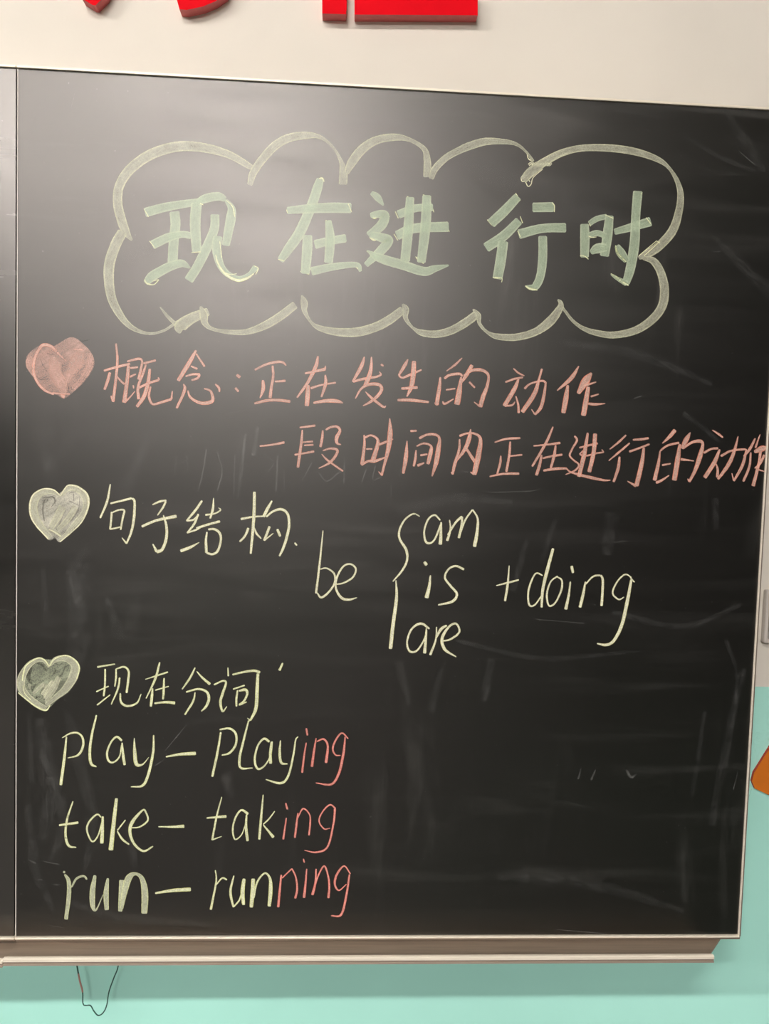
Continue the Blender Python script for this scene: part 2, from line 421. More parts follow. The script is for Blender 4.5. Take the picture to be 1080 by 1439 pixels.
chalk('chalk_character', 'c_title', [('A', "264,535,50 400,500,46 600,468,36; 435,528,52 442,600,52 432,700,52 425,830,52; 305,725,48 400,680,46 480,662,36 535,670,36;"
 "268,948,30 300,912,50 350,880,50 420,845,48 480,832,40 528,858,10; 565,480,56 557,600,56 567,765,50; 570,475,34 620,452,46 690,440,44 735,458,26;"
 "735,460,14 768,510,40 765,570,52 750,650,48 735,728,42; 672,545,46 668,630,48 622,745,52 570,850,50 518,932,50;"
 "690,672,48 682,740,50 700,830,40 742,890,32 810,920,28 870,898,24 912,852,34")], T5 + 'first')
chalk('chalk_character', 'c_title', [('B', "270,312,34 255,360,46 225,450,48 160,600,52 100,690,48 52,758,34; 88,485,34 200,476,44 320,470,50 438,472,50;"
 "200,618,46 198,700,50 188,828,44; 238,670,44 320,650,40 410,635,40; 312,538,30 322,620,44 320,690,46 314,770,42;"
 "220,815,42 340,790,36 465,780,26 488,816,14")], T5 + 'second')
chalk('chalk_character', 'c_title', [('B', "545,388,20 580,415,34 612,458,8; 540,512,24 580,505,36 618,512,44 600,565,48 530,622,36; 545,615,30 600,632,44 640,648,44 600,700,46 515,782,26;"
 "522,702,6 590,742,42 720,782,46 830,815,44 890,800,34 965,782,8; 690,508,42 780,474,38 880,468,36; 682,622,46 780,582,46 965,573,50;"
 "756,412,40 746,580,48 728,762,46; 846,402,42 840,560,50 816,768,42")], T5 + 'third')
chalk('chalk_character', 'c_title', [('C', "228,358,36 165,425,42 98,488,42; 234,472,36 160,545,42 75,602,42; 158,570,42 146,660,44 130,750,42; 296,410,40 398,408,42;"
 "230,538,42 340,510,38 456,506,40; 345,545,36 345,640,38 335,730,36 308,786,32 265,785,10")], T5 + 'fourth')
chalk('chalk_character', 'c_title', [('C', "543,488,36 545,560,40 543,648,36; 565,488,22 600,465,24 650,452,22; 662,448,34 652,540,42 637,642,38; 560,546,24 600,532,26 645,545,24;"
 "572,625,18 605,605,42 650,600,30; 684,526,26 760,505,34 858,476,40; 796,332,40 786,450,38 780,580,42 760,700,40 738,772,32; 745,772,24 700,748,16 668,726,8; 696,590,22 715,625,38 745,665,26")], T5 + 'fifth')
# concept line, pink
PK = [
 ('D', "178,68,12 188,200,16 172,380,18 155,512,20; 140,465,10 155,510,16; 85,275,14 180,248,16 285,222,16; 132,288,18 115,350,20 90,420,16; 185,318,8 212,350,12 242,378,14;"
  "272,235,20 262,350,24 240,518,28; 262,205,12 345,185,16 375,200,14 365,270,16 347,342,16; 285,255,12 345,248,12; 282,322,14 330,300,10; 240,516,18 280,480,10 322,430,6; 308,385,12 312,410,8;"
  "385,220,14 480,196,14; 405,228,12 385,290,16 345,400,18 350,492,20; 435,260,16 420,370,24 390,470,26 335,550,20; 350,405,14 430,368,16 505,345,16; 505,345,14 498,325,8; 440,395,12 428,470,16 455,528,14 520,515,16 600,490,16; 598,492,14 605,428,8"),
 ('D', "785,120,14 730,220,28 648,352,24; 785,145,10 850,245,14; 745,240,10 795,262,14; 705,318,10 760,302,14 815,303,16; 815,303,14 795,332,16 750,347,12;"
  "690,375,8 700,410,20 680,470,18 637,560,16; 722,425,10 745,480,16 820,520,20 890,515,24 912,490,22 895,430,14 845,410,10; 930,376,10 958,405,16 962,437,10"),
 ('E', "120,252,18 148,272,20; 110,350,16 135,380,14"),
 ('E', "258,215,12 340,175,14 420,155,16 470,158,14 497,182,8; 393,182,14 398,260,16 382,360,18 375,428,22; 410,303,12 492,298,16; 320,292,16 322,360,24 298,430,8; 255,470,14 350,447,18 440,445,18 528,455,20"),
 ('E', "738,110,12 720,190,24 660,310,20 578,426,12; 638,242,12 720,225,16 795,208,22; 790,210,16 795,183,6; 662,330,22 660,400,30 652,490,28; 682,355,16 760,330,12 874,311,12; 793,252,10 795,320,22 763,422,12; 702,465,14 800,450,24 880,452,24 928,466,8"),
 ('F', "163,58,8 140,130,24 78,240,12; 80,238,14 160,218,16 240,205,14 282,188,12 270,165,5; 215,58,8 210,150,22 185,230,28 158,278,12; 98,360,8 140,290,14 200,258,18 268,260,20 288,292,20 260,340,20 205,385,16 153,413,6;"
  "170,310,6 220,360,16 300,420,14 318,412,6; 283,112,16 302,126,10"),
 ('F', "478,76,8 455,120,22 410,195,12; 412,195,12 440,210,12 500,185,16 577,152,10; 522,88,26 515,200,32 500,280,26 470,347,8; 430,288,16 548,280,18; 402,372,16 500,372,20 630,386,14"),
 ('F', "870,66,6 820,115,14 756,162,6; 712,205,10 705,280,22 685,408,26; 670,390,8 690,408,14; 740,215,16 780,190,16 850,182,16 872,200,12; 862,205,12 850,300,32 832,405,38; 752,298,10 820,288,10; 728,380,10 745,398,14 808,363,6;"
  "942,118,22 900,190,24 858,255,8; 880,195,10 940,158,18 1010,155,20 1058,190,16 1050,270,20 1020,350,28 1000,422,26; 955,385,6 1000,420,12; 920,240,12 962,282,12"),
 ('G', "160,200,12 230,175,14 295,163,12; 222,96,8 260,130,12 305,152,8; 262,170,12 230,250,28 152,382,28; 155,380,10 210,375,14 234,348,6; 240,306,8 258,370,14 262,435,16; 305,250,16 350,212,12 440,190,14 472,210,14;"
  "438,98,14 415,180,16 380,290,30 288,428,28; 467,205,12 455,290,20 430,390,22 385,447,14; 385,445,12 358,405,6"),
 ('G', "718,78,8 660,170,28 553,264,8; 635,222,16 620,320,34 600,435,30; 815,130,14 770,190,54 712,287,24; 760,228,18 850,198,8; 790,235,24 772,340,34 752,455,34; 808,310,14 870,290,8; 785,362,14 840,368,18 918,362,5"),
 ('H', "88,282,12 190,270,14 298,250,18"),
 ('H', "425,125,12 558,108,16; 448,145,10 438,260,20 410,462,20; 452,248,10 538,242,14; 462,275,10 542,270,14; 382,355,14 460,342,14 548,326,16; 620,148,12 615,210,18 600,290,20; 645,145,14 690,120,16 740,118,18 765,150,20 737,210,28 740,255,20 774,270,6;"
  "620,320,10 680,302,14 738,312,20 735,350,20 680,420,18 585,469,6; 610,348,6 660,400,14 792,494,12"),
 ('I', "110,160,10 112,230,16 95,375,24; 115,180,14 160,163,12 205,190,16 205,240,24 170,355,32; 125,262,10 170,262,10; 90,378,14 140,350,14 185,350,20 265,322,8; 215,232,14 270,210,14 320,190,8; 295,40,6 298,150,32 285,260,28 255,380,16 236,455,14; 240,452,12 213,425,6"),
 ('I', "443,132,14 490,130,14; 420,203,6 412,320,26 392,440,16; 508,185,16 560,160,14 620,158,16 654,185,16 645,270,30 630,360,28 600,460,8; 485,270,8 480,330,16 468,388,14; 488,242,10 540,222,12 592,240,14 590,290,26 570,372,22; 515,308,14 568,300,10; 495,382,18 545,362,8"),
 ('I', "800,190,10 795,270,16 765,370,20 748,447,14; 738,428,8 750,445,12; 798,168,14 850,150,12 910,152,14 950,190,20 937,300,34 905,448,30; 878,428,8 905,447,12; 880,118,6 870,180,26 840,260,24 778,347,10; 850,262,16 912,358,20"),
 ('J', "133,170,8 220,145,14 328,138,14; 252,165,12 245,260,16 222,394,16; 250,275,10 343,265,12; 180,272,8 175,330,16 152,412,12; 95,430,10 200,410,14 320,408,16"),
 ('J', "577,52,10 520,180,18 418,354,14; 428,198,10 530,188,12 632,175,16; 490,265,12 475,340,20 450,422,20; 497,292,12 570,275,14 647,264,14; 597,190,10 585,270,20 558,367,14; 502,385,14 590,372,18 682,368,14"),
 ('J', "738,122,12 757,155,14 722,220,12 703,270,12 735,308,12 772,340,12 745,382,12 670,416,6; 675,368,8 720,400,12 850,435,20 960,458,14 1012,458,6; 775,212,12 840,195,14 917,178,14; 778,264,10 830,272,12 900,255,12 962,245,10; 945,225,8 962,245,8; 810,228,8 776,262,10; 840,98,14 815,250,28 772,432,26; 895,104,26 885,240,28 850,397,26"),
 ('K', "138,100,10 85,150,12 30,194,6; 162,153,10 95,210,12 23,270,6; 95,243,12 85,320,18 55,410,14; 182,132,10 240,128,14 287,121,12; 158,210,12 230,185,12 292,160,10; 255,185,14 240,290,24 205,437,26; 146,404,6 205,438,16"),
 ('K', "462,66,22 425,110,20 376,156,5; 362,205,8 350,290,18 325,400,24; 362,205,10 410,170,12 488,150,14; 492,160,14 478,260,28 455,400,28; 375,300,12 432,288,8; 335,415,16 370,400,14 422,366,6; 562,82,6 535,130,28 505,190,18; 510,190,12 570,150,14 620,140,20 643,160,16 625,240,28 590,340,20 553,410,14; 555,408,10 543,388,6; 498,260,16 585,271,6"),
 ('K', "706,68,6 745,92,12 777,117,10; 650,218,14 700,192,12 745,188,14; 755,195,12 720,280,24 655,382,22; 660,385,12 687,353,6; 730,288,8 742,330,14 738,380,16; 762,240,14 830,205,12 920,195,12 932,210,12; 877,108,6 850,210,18 810,300,22 743,392,14; 930,205,12 905,300,18 848,404,12; 848,402,10 835,352,5"),
 ('K', "990,122,10 955,190,16 913,242,10; 960,215,10 950,310,14 910,407,14; 1022,96,6 990,185,12; 983,212,16 1010,200,30 1040,188,34 1067,185,12; 1025,205,16 1010,300,16 975,437,22; 1050,230,14 1020,290,14 985,320,8; 1000,325,10 1057,343,5"),
]
for i, (c, s) in enumerate(PK):
    chalk('chalk_colon' if i == 2 else 'chalk_character', 'c_pink', [(c, s)], 'pink chalk colon' if i == 2 else 'pink chalk character', wk=1.15)
YL = [
 ('L', "540,45,8 520,150,13 478,251,10; 540,162,10 610,145,11 670,130,12; 672,130,12 687,155,13 682,260,15 665,340,13 637,407,10; 638,405,10 610,370,5; 548,212,10 545,260,11 538,320,11; 550,218,8 590,202,9 624,205,11 615,250,11 602,322,10; 538,318,9 580,310,9 607,302,6"),
 ('L', "795,170,7 840,150,12 880,143,9; 877,148,10 860,185,11 826,234,7; 730,302,14 820,265,14 942,239,18; 862,233,7 880,300,14 880,370,16 855,440,16 820,456,20; 822,456,16 797,408,7"),
 ('M', "277,172,14 230,240,16 163,320,10; 165,318,10 215,310,12 252,275,12; 250,268,12 220,340,15 168,407,10; 170,405,10 240,380,12 290,350,6; 120,537,20 190,510,18 257,474,5; 300,276,14 370,265,10 410,240,10 395,224,5; 360,153,5 355,230,16 335,302,12; 235,372,14 320,345,15 407,322,15;"
  "312,398,10 305,460,16 308,550,18; 308,548,14 350,560,14 390,535,16 412,460,14 405,410,16 370,380,16 320,380,12"),
 ('M', "556,306,16 640,290,12 720,285,10; 655,108,18 650,300,20 628,557,14; 612,370,16 585,430,14 548,470,12; 655,368,5 670,410,14 704,447,8; 782,173,10 750,230,20 720,290,20; 740,290,12 790,250,14 850,235,17 895,270,16 905,350,17 890,430,18 865,510,17 835,574,12; 765,358,16 745,410,16 725,462,16; 725,460,12 792,408,6; 820,378,16 842,432,16; 945,476,12 962,497,12"),
 ('N', "130,175,5 112,350,10 92,517,11; 115,385,6 150,380,8 190,410,9 192,460,9 160,510,10 120,538,11 98,513,6"),
 ('N', "188,469,5 240,460,8 290,430,9 308,385,9 280,358,9 240,370,9 205,430,10 200,490,10 230,540,13 270,550,11 314,539,5"),
 ('N', "654,99,5 620,85,8 575,115,9 545,170,10 545,220,11 580,280,13 585,335,11 560,390,10 508,452,6; 525,445,5 528,540,15 510,680,17 495,817,18"),
 ('N', "765,120,8 735,92,9 700,115,9 678,180,9 690,240,11 730,230,9 770,140,10; 770,130,8 768,200,14 765,252,18"),
 ('N', "815,118,6 820,170,9 802,232,13; 805,200,8 850,130,11 884,100,13; 884,100,10 880,150,11 865,217,13; 870,200,8 900,120,9 940,62,8; 940,62,8 967,110,10 965,180,15 950,264,18"),
 ('N', "712,418,7 705,480,15 690,542,20; 678,345,13 692,364,17"),
 ('N', "894,387,11 850,368,10 810,385,9 790,430,10 820,475,11 855,520,12 830,560,13 753,579,7"),
 ('N', "707,708,9 660,680,12 610,710,10 585,780,9 600,830,10 640,825,9 680,760,7 690,705,6; 690,712,8 685,780,13 680,842,16"),
 ('N', "745,698,6 740,770,9 710,851,13; 740,760,8 770,710,14 800,690,10"),
 ('N', "770,775,6 820,765,9 868,725,10 850,680,10 810,700,11 775,760,15 790,820,14 852,861,5"),
 ('O', "76,373,6 150,355,11 219,337,8; 158,246,6 148,370,13 131,472,13"),
 ('O', "370,310,8 330,295,9 300,340,10 278,420,11 285,495,11 320,495,9 360,440,7; 436,138,15 400,270,19 370,400,17 363,512,12"),
 ('O', "465,312,8 420,350,9 396,430,11 410,500,10 450,480,10 488,400,11 490,340,10 460,316,7"),
 ('O', "545,348,8 535,430,13 515,524,19; 552,248,16 561,294,14"),
 ('O', "640,348,8 625,430,16 605,512,17; 640,365,8 690,315,10 735,308,11; 738,306,12 750,350,14 742,502,15"),
 ('O', "932,322,7 890,303,9 840,350,9 812,420,10 850,460,9 885,445,6; 930,335,14 905,470,20 870,620,19 820,720,17 770,748,15 713,739,8; 922,320,7 950,352,8"),
]
for i, (c, s) in enumerate(YL):
    nm, lb = ('chalk_character', 'pale yellow chalk character') if i < 4 else (('chalk_bracket', 'curly chalk bracket') if i == 6 else (('chalk_plus_sign', 'chalk plus sign') if i == 14 else ('chalk_letter', 'pale yellow chalk letter')))
    chalk(nm, 'c_yellow', [(c, s)], lb)
LM = [
 ('P', "570,123,11 682,104,8; 620,135,10 618,240,11 610,307,11; 563,279,8 642,244,8; 568,364,9 652,298,6; 688,133,8 688,190,11 680,247,8; 690,135,8 740,122,11 768,150,12 765,210,13 755,287,13; 712,190,11 700,260,11 658,360,6; 715,288,8 720,345,13 760,370,13 820,350,10 847,293,5"),
 ('P', "873,201,5 940,180,9 1017,154,9; 965,93,10 935,200,13 878,322,6; 920,258,8 915,310,15 908,373,15; 935,270,8 1022,245,6; 992,193,8 990,260,13 985,328,11; 930,353,10 1000,345,13 1062,350,18"),
 ('Q', "250,103,10 210,185,15 146,277,9; 263,133,7 310,185,15 370,237,20; 178,299,12 270,275,15 340,295,17 360,350,21 340,410,18 300,452,8; 250,300,8 235,370,15 168,480,12"),
 ('Q', "512,103,8 515,172,14; 400,241,11 470,210,13 497,225,15 470,310,19 452,380,19 470,452,15 504,413,5; 548,160,13 640,138,15 720,128,18 770,142,18; 752,150,20 745,280,25 735,430,24 690,527,14; 692,525,12 666,506,5; 553,276,11 647,244,10; 590,283,12 580,350,15 580,414,13; 600,290,13 650,280,20 667,310,17 640,370,15 603,400,13 662,377,9"),
 ('Q', "950,66,12 922,127,18"),
 ('R', "115,123,10 100,270,17 75,458,19; 83,133,5 140,102,11 190,98,11 225,130,13 228,190,15 195,250,13 123,271,5"),
 ('R', "322,-25,10 290,110,15 275,230,17 285,310,17 322,331,9"),
 ('R', "497,152,15 460,125,13 420,165,11 395,235,13 405,290,13 440,300,11 480,260,9 495,180,8; 498,165,10 505,250,17 516,320,17"),
 ('R', "582,133,5 585,230,21 597,312,23 640,315,10 682,266,3; 716,113,9 712,230,15 680,380,17 640,460,15 558,470,5"),
 ('R', "800,263,9 900,245,17 1007,239,22"),
 ('S', "142,88,10 120,220,14 85,383,14; 133,72,9 200,65,13 240,100,14 240,170,13 200,225,13 148,241,7"),
 ('S', "325,12,9 290,150,13 265,260,15 275,325,13 352,325,6; 325,16,8 352,-4,5"),
 ('S', "462,152,14 425,132,13 385,180,11 365,270,13 385,330,13 430,310,9 470,240,8 482,150,6; 475,150,8 468,220,15 470,297,18"),
 ('S', "535,143,7 530,220,15 540,290,15 582,298,6; 652,119,6 635,140,9 620,240,12 585,380,13 535,425,14 438,401,6"),
 ('T', "160,78,8 120,200,13 108,310,15 130,385,15 182,397,7; 63,244,13 197,225,15"),
 ('T', "355,190,8 325,170,10 275,215,11 255,275,11 290,355,10 330,320,9 360,220,8; 365,183,13 362,280,21 358,370,24"),
 ('T', "460,58,18 440,230,25 420,417,29; 522,207,7 465,280,9; 465,285,8 500,340,14 547,377,9"),
 ('T', "560,262,6 620,255,9 675,210,11 662,155,11 640,140,11 570,220,21 552,290,19 580,370,15 645,422,13 712,389,9"),
 ('T', "748,254,7 840,255,13 927,251,22"),
 ('U', "155,48,6 120,180,11 88,347,13; 88,345,9 155,320,5; 50,194,9 187,183,19"),
 ('U', "337,167,18 290,140,13 250,190,11 230,270,11 245,340,9 290,310,7 320,230,6; 325,170,10 322,260,17 333,354,18"),
 ('U', "440,33,7 425,200,15 413,342,15; 520,147,6 480,200,9 440,238,8; 440,240,8 512,328,19"),
 ('V', "92,122,13 105,128,13; 102,140,11 130,190,24 130,300,26 111,452,22; 150,230,8 180,175,13 215,155,13 240,156,12 256,177,11"),
 ('V', "312,148,18 295,250,33 295,350,30 318,387,10 368,280,5; 400,168,14 388,270,32 392,387,27"),
 ('V', "497,180,32 490,300,30 485,397,26; 495,380,18 515,260,36 545,165,40 590,137,18 635,170,28 655,270,42 651,412,36"),
 ('V', "726,271,11 850,252,21 972,244,24"),
 ('W', "105,108,7 112,160,9 105,220,11 75,368,14; 110,205,7 150,160,10 182,171,10"),
 ('W', "228,143,8 205,250,15 225,352,12; 225,350,10 265,300,9 290,210,8; 295,163,19 285,250,25 292,337,18"),
 ('W', "355,163,22 350,260,25 342,353,21; 360,290,8 380,190,11 430,128,11 465,160,15 470,240,24 460,347,20"),
]
for i, (c, s) in enumerate(LM):
    nm = 'chalk_character' if i < 4 else ('chalk_dash' if i in (4, 9, 18, 25) else 'chalk_letter')
    chalk(nm, 'c_limewide' if (c == 'V' and 21 < i < 25 or i == 25) and nm == 'chalk_letter' else 'c_lime', [(c, s)], {'chalk_character': 'lime yellow chalk character', 'chalk_dash': 'lime yellow chalk dash'}.get(nm, 'lime yellow chalk letter'))
RD = [
 ('S', "705,158,8 690,250,11 678,357,13; 705,63,10 713,110,12"),
 ('S', "770,128,8 755,220,13 742,317,17; 775,150,8 820,135,11 847,180,13 835,292,17"),
 ('S', "982,132,8 940,95,10 900,140,11 880,200,11 900,240,9 932,241,5; 962,118,8 950,230,15 920,360,15 870,432,13 768,424,6"),
 ('U', "600,193,8 578,342,13; 595,90,10 607,134,12"),
 ('U', "680,158,8 668,250,13 658,330,13; 675,200,7 715,130,9 760,170,9 764,230,11 755,314,11"),
 ('U', "940,130,11 900,103,10 850,150,9 825,215,9 860,268,9 902,264,5; 935,130,15 925,230,12 885,390,12 810,430,11 723,417,4"),
 ('W', "540,138,10 530,240,13 520,352,15; 545,160,7 610,97,9; 610,97,9 635,150,10 645,230,12 632,294,15"),
 ('W', "708,98,8 700,200,13 690,290,17; 686,33,8 693,57,9"),
 ('W', "770,98,8 765,190,13 745,272,17; 755,230,8 790,130,9 825,80,10 850,150,11 857,220,12 850,292,15"),
 ('W', "997,132,8 955,80,9 910,130,13 893,195,13 920,240,9 970,200,6; 990,135,10 970,270,13 935,400,13 868,408,7"),
]
for c, s in RD: chalk('chalk_letter', 'c_red', [(c, s)], 'red chalk letter of an -ing ending')
# hearts: rubbed-in body, then the strokes over it
h = fill('chalk_heart', 'c_pinkfill', 'h1', "132,400 150,330 220,260 340,195 440,222 478,258 494,292 508,245 545,178 640,120 720,128 800,190 880,270 930,370 920,480 820,630 700,745 590,830 500,792 380,740 240,600 150,480", 'large pink chalk heart, smudged')
chalk('heart_stroke', 'c_pink', [('h1', "492,285,22 430,222,30 340,205,32 280,270,26 235,380,24 225,520,26 270,640,24 350,730,24 462,786,14; 440,765,12 540,775,16 648,778,12; 500,290,20 560,350,10 610,395,6; 690,255,10 800,262,14; 540,790,14 590,815,40")], parent=h)
chalk('heart_rubbing', 'c_pinkfill', [('h1', "440,350,60 470,450,120 490,560,130 550,660,120 590,770,60; 780,290,70 730,400,150 660,540,90 610,650,30; 885,300,30 880,440,70 800,590,60 690,720,50; 190,330,50 170,420,50 205,500,30")], parent=h)
h = fill('chalk_heart', 'c_creamfill', 'L', "48,190 65,115 130,73 195,78 238,112 262,72 290,50 350,63 400,108 408,180 370,270 300,340 235,397 205,372 165,382 95,305 58,250", 'cream chalk heart with grey middle')
chalk('heart_stroke', 'c_cloud', [('L', "238,122,12 190,90,26 120,96,38 76,150,46 76,220,46 115,300,40 178,366,20; 244,116,10 290,68,32 350,80,34 388,140,32 384,205,28 320,290,24 233,390,14; 250,180,40 215,250,40 180,310,30; 330,180,30 280,260,30 220,320,20; 160,320,10 200,325,10 240,350,10")], parent=h)
h = fill('chalk_heart', 'c_limefill', 'P', "62,240 75,180 120,110 190,65 240,75 270,108 300,70 370,48 430,78 458,130 440,200 390,280 320,330 242,398 180,370 110,315 70,280", 'pale green chalk heart with zigzag hatching')
chalk('heart_stroke', 'c_cloud', [('P', "268,125,14 230,82,20 180,82,26 130,120,34 92,190,44 90,250,44 130,310,36 190,355,32 248,385,22; 270,112,14 310,75,30 370,70,34 425,110,44 420,180,52 370,260,42 310,312,30 245,365,24; 165,290,16 235,225,18; 240,230,18 222,300,18; 222,300,20 292,212,26; 290,215,22 240,320,22; 240,325,20 330,185,26; 330,190,20 300,270,16 240,342,14; 140,230,14 145,260,10")], parent=h)
RIM2 = ('L', "238,116,5 195,80,8 130,75,9 68,115,9 51,190,9 61,250,9 97,305,8 165,380,7; 240,112,6 262,74,7 290,51,8 350,65,10 400,110,12 406,180,12 368,270,9 300,340,8 233,396,6; 165,318,4 200,335,9 240,362,9")
RIM3 = ('P', "266,120,10 235,78,9 190,68,9 122,112,8 104,160,10 96,210,8; 268,118,8 300,73,8 370,50,9 430,80,10 456,130,10 440,200,7; 70,285,7 110,318,8 180,372,9 243,397,10 272,365,7; 100,240,5 112,290,5 150,330,5")
HEARTS = [o for o in C.objects if o.name.startswith('chalk_heart')]
for hh, dat in zip(HEARTS, ([('h1', "380,300,10 430,318,16 470,312,8; 300,360,6 340,450,10 390,520,6; 250,560,6 310,610,14 400,598,8; 575,600,8 600,650,18 635,710,16 630,740,6; 540,330,6 590,380,12 560,300,4; 740,250,6 770,262,16 805,250,10; 870,290,8 878,312,6; 560,430,8 565,520,8 580,590,5; 770,140,4 780,160,12 830,155,14 880,140,5"), ],
                            [('L', "112,118,3 150,128,6 190,122,8 205,150,10 180,185,3; 140,140,8 130,200,10 140,270,6; 290,100,4 310,95,5 350,90,5 385,115,3; 315,100,4 320,150,3; 285,145,3 320,160,4 350,175,3; 250,170,3 215,230,4 170,310,3; 240,210,3 200,290,4; 270,200,3 225,300,4; 300,190,2 245,310,3; 355,120,3 345,200,4 300,270,2; 100,290,3 130,305,3 160,300,3; 165,318,4 200,330,5 235,320,3; 190,355,3 205,372,5; 230,180,3 200,210,4"), ],
                            [('P', "150,120,20 135,170,30 140,210,20 160,230,8; 190,100,8 220,110,14 250,150,10; 150,250,8 165,285,10; 180,230,12 160,270,8; 300,100,4 330,110,6 350,95,4; 250,290,6 290,235,8; 265,310,5 330,220,7; 180,320,10 200,310,6; 370,110,5 350,160,8 310,210,4; 210,345,6 240,355,9; 310,140,10 290,170,8; 230,250,8 210,290,7"), ])):
    chalk('bare_scratch', 'c_scratch', dat, parent=hh, wk=1.0)
chalk('bright_rim', 'c_yellow', [RIM2], parent=HEARTS[1], wk=1.0)
chalk('bright_rim', 'c_lime', [RIM3], parent=HEARTS[2], wk=1.0)
chalk('chalk_knot', 'c_yellow', [('C', "276,206,4 290,196,4 300,212,4 312,198,4 322,214,4 334,198,4 344,212,4 356,198,4 366,212,4 380,198,4 388,206,3; 280,212,4 300,200,4 318,208,4 340,204,4 360,206,4 384,210,4; 242,268,3 246,285,4 262,288,4 275,310,4 290,300,4 300,268,3 345,228,3; 262,240,3 255,262,4 272,270,4 285,290,3; 340,190,3 380,160,4 440,135,4; 380,195,3 420,168,4 480,145,3; 270,150,3 278,180,4 300,190,4")], 'yellow chalk scribble where the cloud line closes')
chalk('chalk_accent', 'c_lime', [('C', "216,342,4 238,378,5; 82,468,4 104,492,5 120,496,3; 388,388,3 400,400,4 400,432,4; 108,742,4 130,744,7 152,746,3 150,765,4; 262,782,4 285,796,9 320,802,4; 668,724,4 700,745,10 730,768,8 752,780,5; 690,590,4 700,625,8 740,668,5; 522,638,4 545,642,4 562,656,4; 226,520,4 240,552,4; 238,452,3 250,485,4; 560,545,3 580,552,4 600,550,3; 565,485,3 572,500,4; 640,445,3 680,462,4; 812,340,3 815,350,3; 835,458,3 858,488,4; 825,640,3 900,572,3; 800,640,3 885,568,3; 884,568,3 900,580,4"),
  ('A', "262,925,5 275,948,8 315,955,6 345,928,4; 345,925,3 310,935,4; 676,780,4 690,830,8 730,890,12 800,930,14 860,918,12 900,890,6; 900,845,4 925,860,5 910,895,5; 720,880,3 760,895,5 800,892,4; 535,768,4 590,764,6; 735,460,4 775,500,6 788,560,4; 258,512,3 285,560,4; 290,700,4 325,745,3; 700,700,3 712,800,4; 585,480,4 605,490,4"),
  ('B', "262,312,5 280,310,8 290,330,5; 86,480,4 92,500,5; 420,448,3 440,495,4; 40,750,5 75,758,4; 160,815,4 210,830,6; 235,650,3 250,685,5; 210,795,3 240,830,5; 298,538,4 325,548,4; 540,505,4 560,525,10 580,520,4; 535,630,4 560,645,9 585,635,4; 640,620,3 660,650,5; 620,495,3 645,520,5; 675,490,4 692,528,5; 668,612,4 690,648,4; 945,548,3 968,600,4; 738,408,4 778,430,4; 825,400,4 866,412,4; 785,735,4 800,750,10 830,772,6; 708,745,4 748,760,5; 520,705,4 600,755,4 700,780,3; 872,455,3 885,495,4; 455,785,4 485,812,5")], 'bright chalk ridges at the ends of the title strokes', kind='stuff')
#@GHOST
# wiped traces of earlier writing
chalk('wiped_trace', 'c_ghost', [
 ('Z', "105,131,1.5 98,155,1.5; 26,372,3 40,400,3; 248,640,3 245,668,3; 262,640,2.5 264,664,2.5; 290,632,3 284,668,3 278,690,2; 246,652,2 262,648,2; 305,635,3 312,662,3 305,690,3; 330,640,3 328,700,2.5; 345,610,5 338,670,7 334,700,4; 362,600,6 356,640,9;"
       "372,638,2.5 384,650,2.5 376,664,2; 390,640,4 388,690,4; 399,660,1.5 399,690,1.5; 438,650,3 424,676,2; 448,665,3 460,676,3 478,662,3; 482,615,2 492,613,2; 484,640,3 483,680,3; 514,660,3 508,678,2; 527,655,2 524,674,2 536,670,2; 549,680,1.5 549,700,1.5;"
       "560,670,2 566,650,2; 650,663,2 658,663,1.5; 690,692,1.5 745,690,1.5 760,686,1; 862,762,1.2 880,760,1.2; 752,870,1.2 820,876,1.5; 905,182,2 913,184,2; 1038,212,1.5 1060,232,2; 1000,354,2 1012,353,1; 306,584,1 340,577,1.5 355,574,1;"
       "232,1055,1.5 254,1028,2 262,1018,2; 218,1076,2 232,1066,2; 60,1210,2 84,1215,1.5; 72,1243,1 86,1243,1; 40,1208,2 50,1213,2; 54,1236,2 60,1236,2; 66,1300,1 90,1304,1; 1048,1130,1 1056,1108,1; 54,96,1.5 56,100,2; 44,168,4 49,162,4; 49,121,2 51,122,2;"
       "880,1082,3 886,1092,5 894,1088,2; 812,1095,4 816,1080,3; 830,1096,4 836,1082,3; 890,560,3 902,556,2; 1036,1085,1 1030,1110,1.5; 780,1306,1 850,1312,1.5")], 'faint wiped traces of earlier writing', kind='stuff')
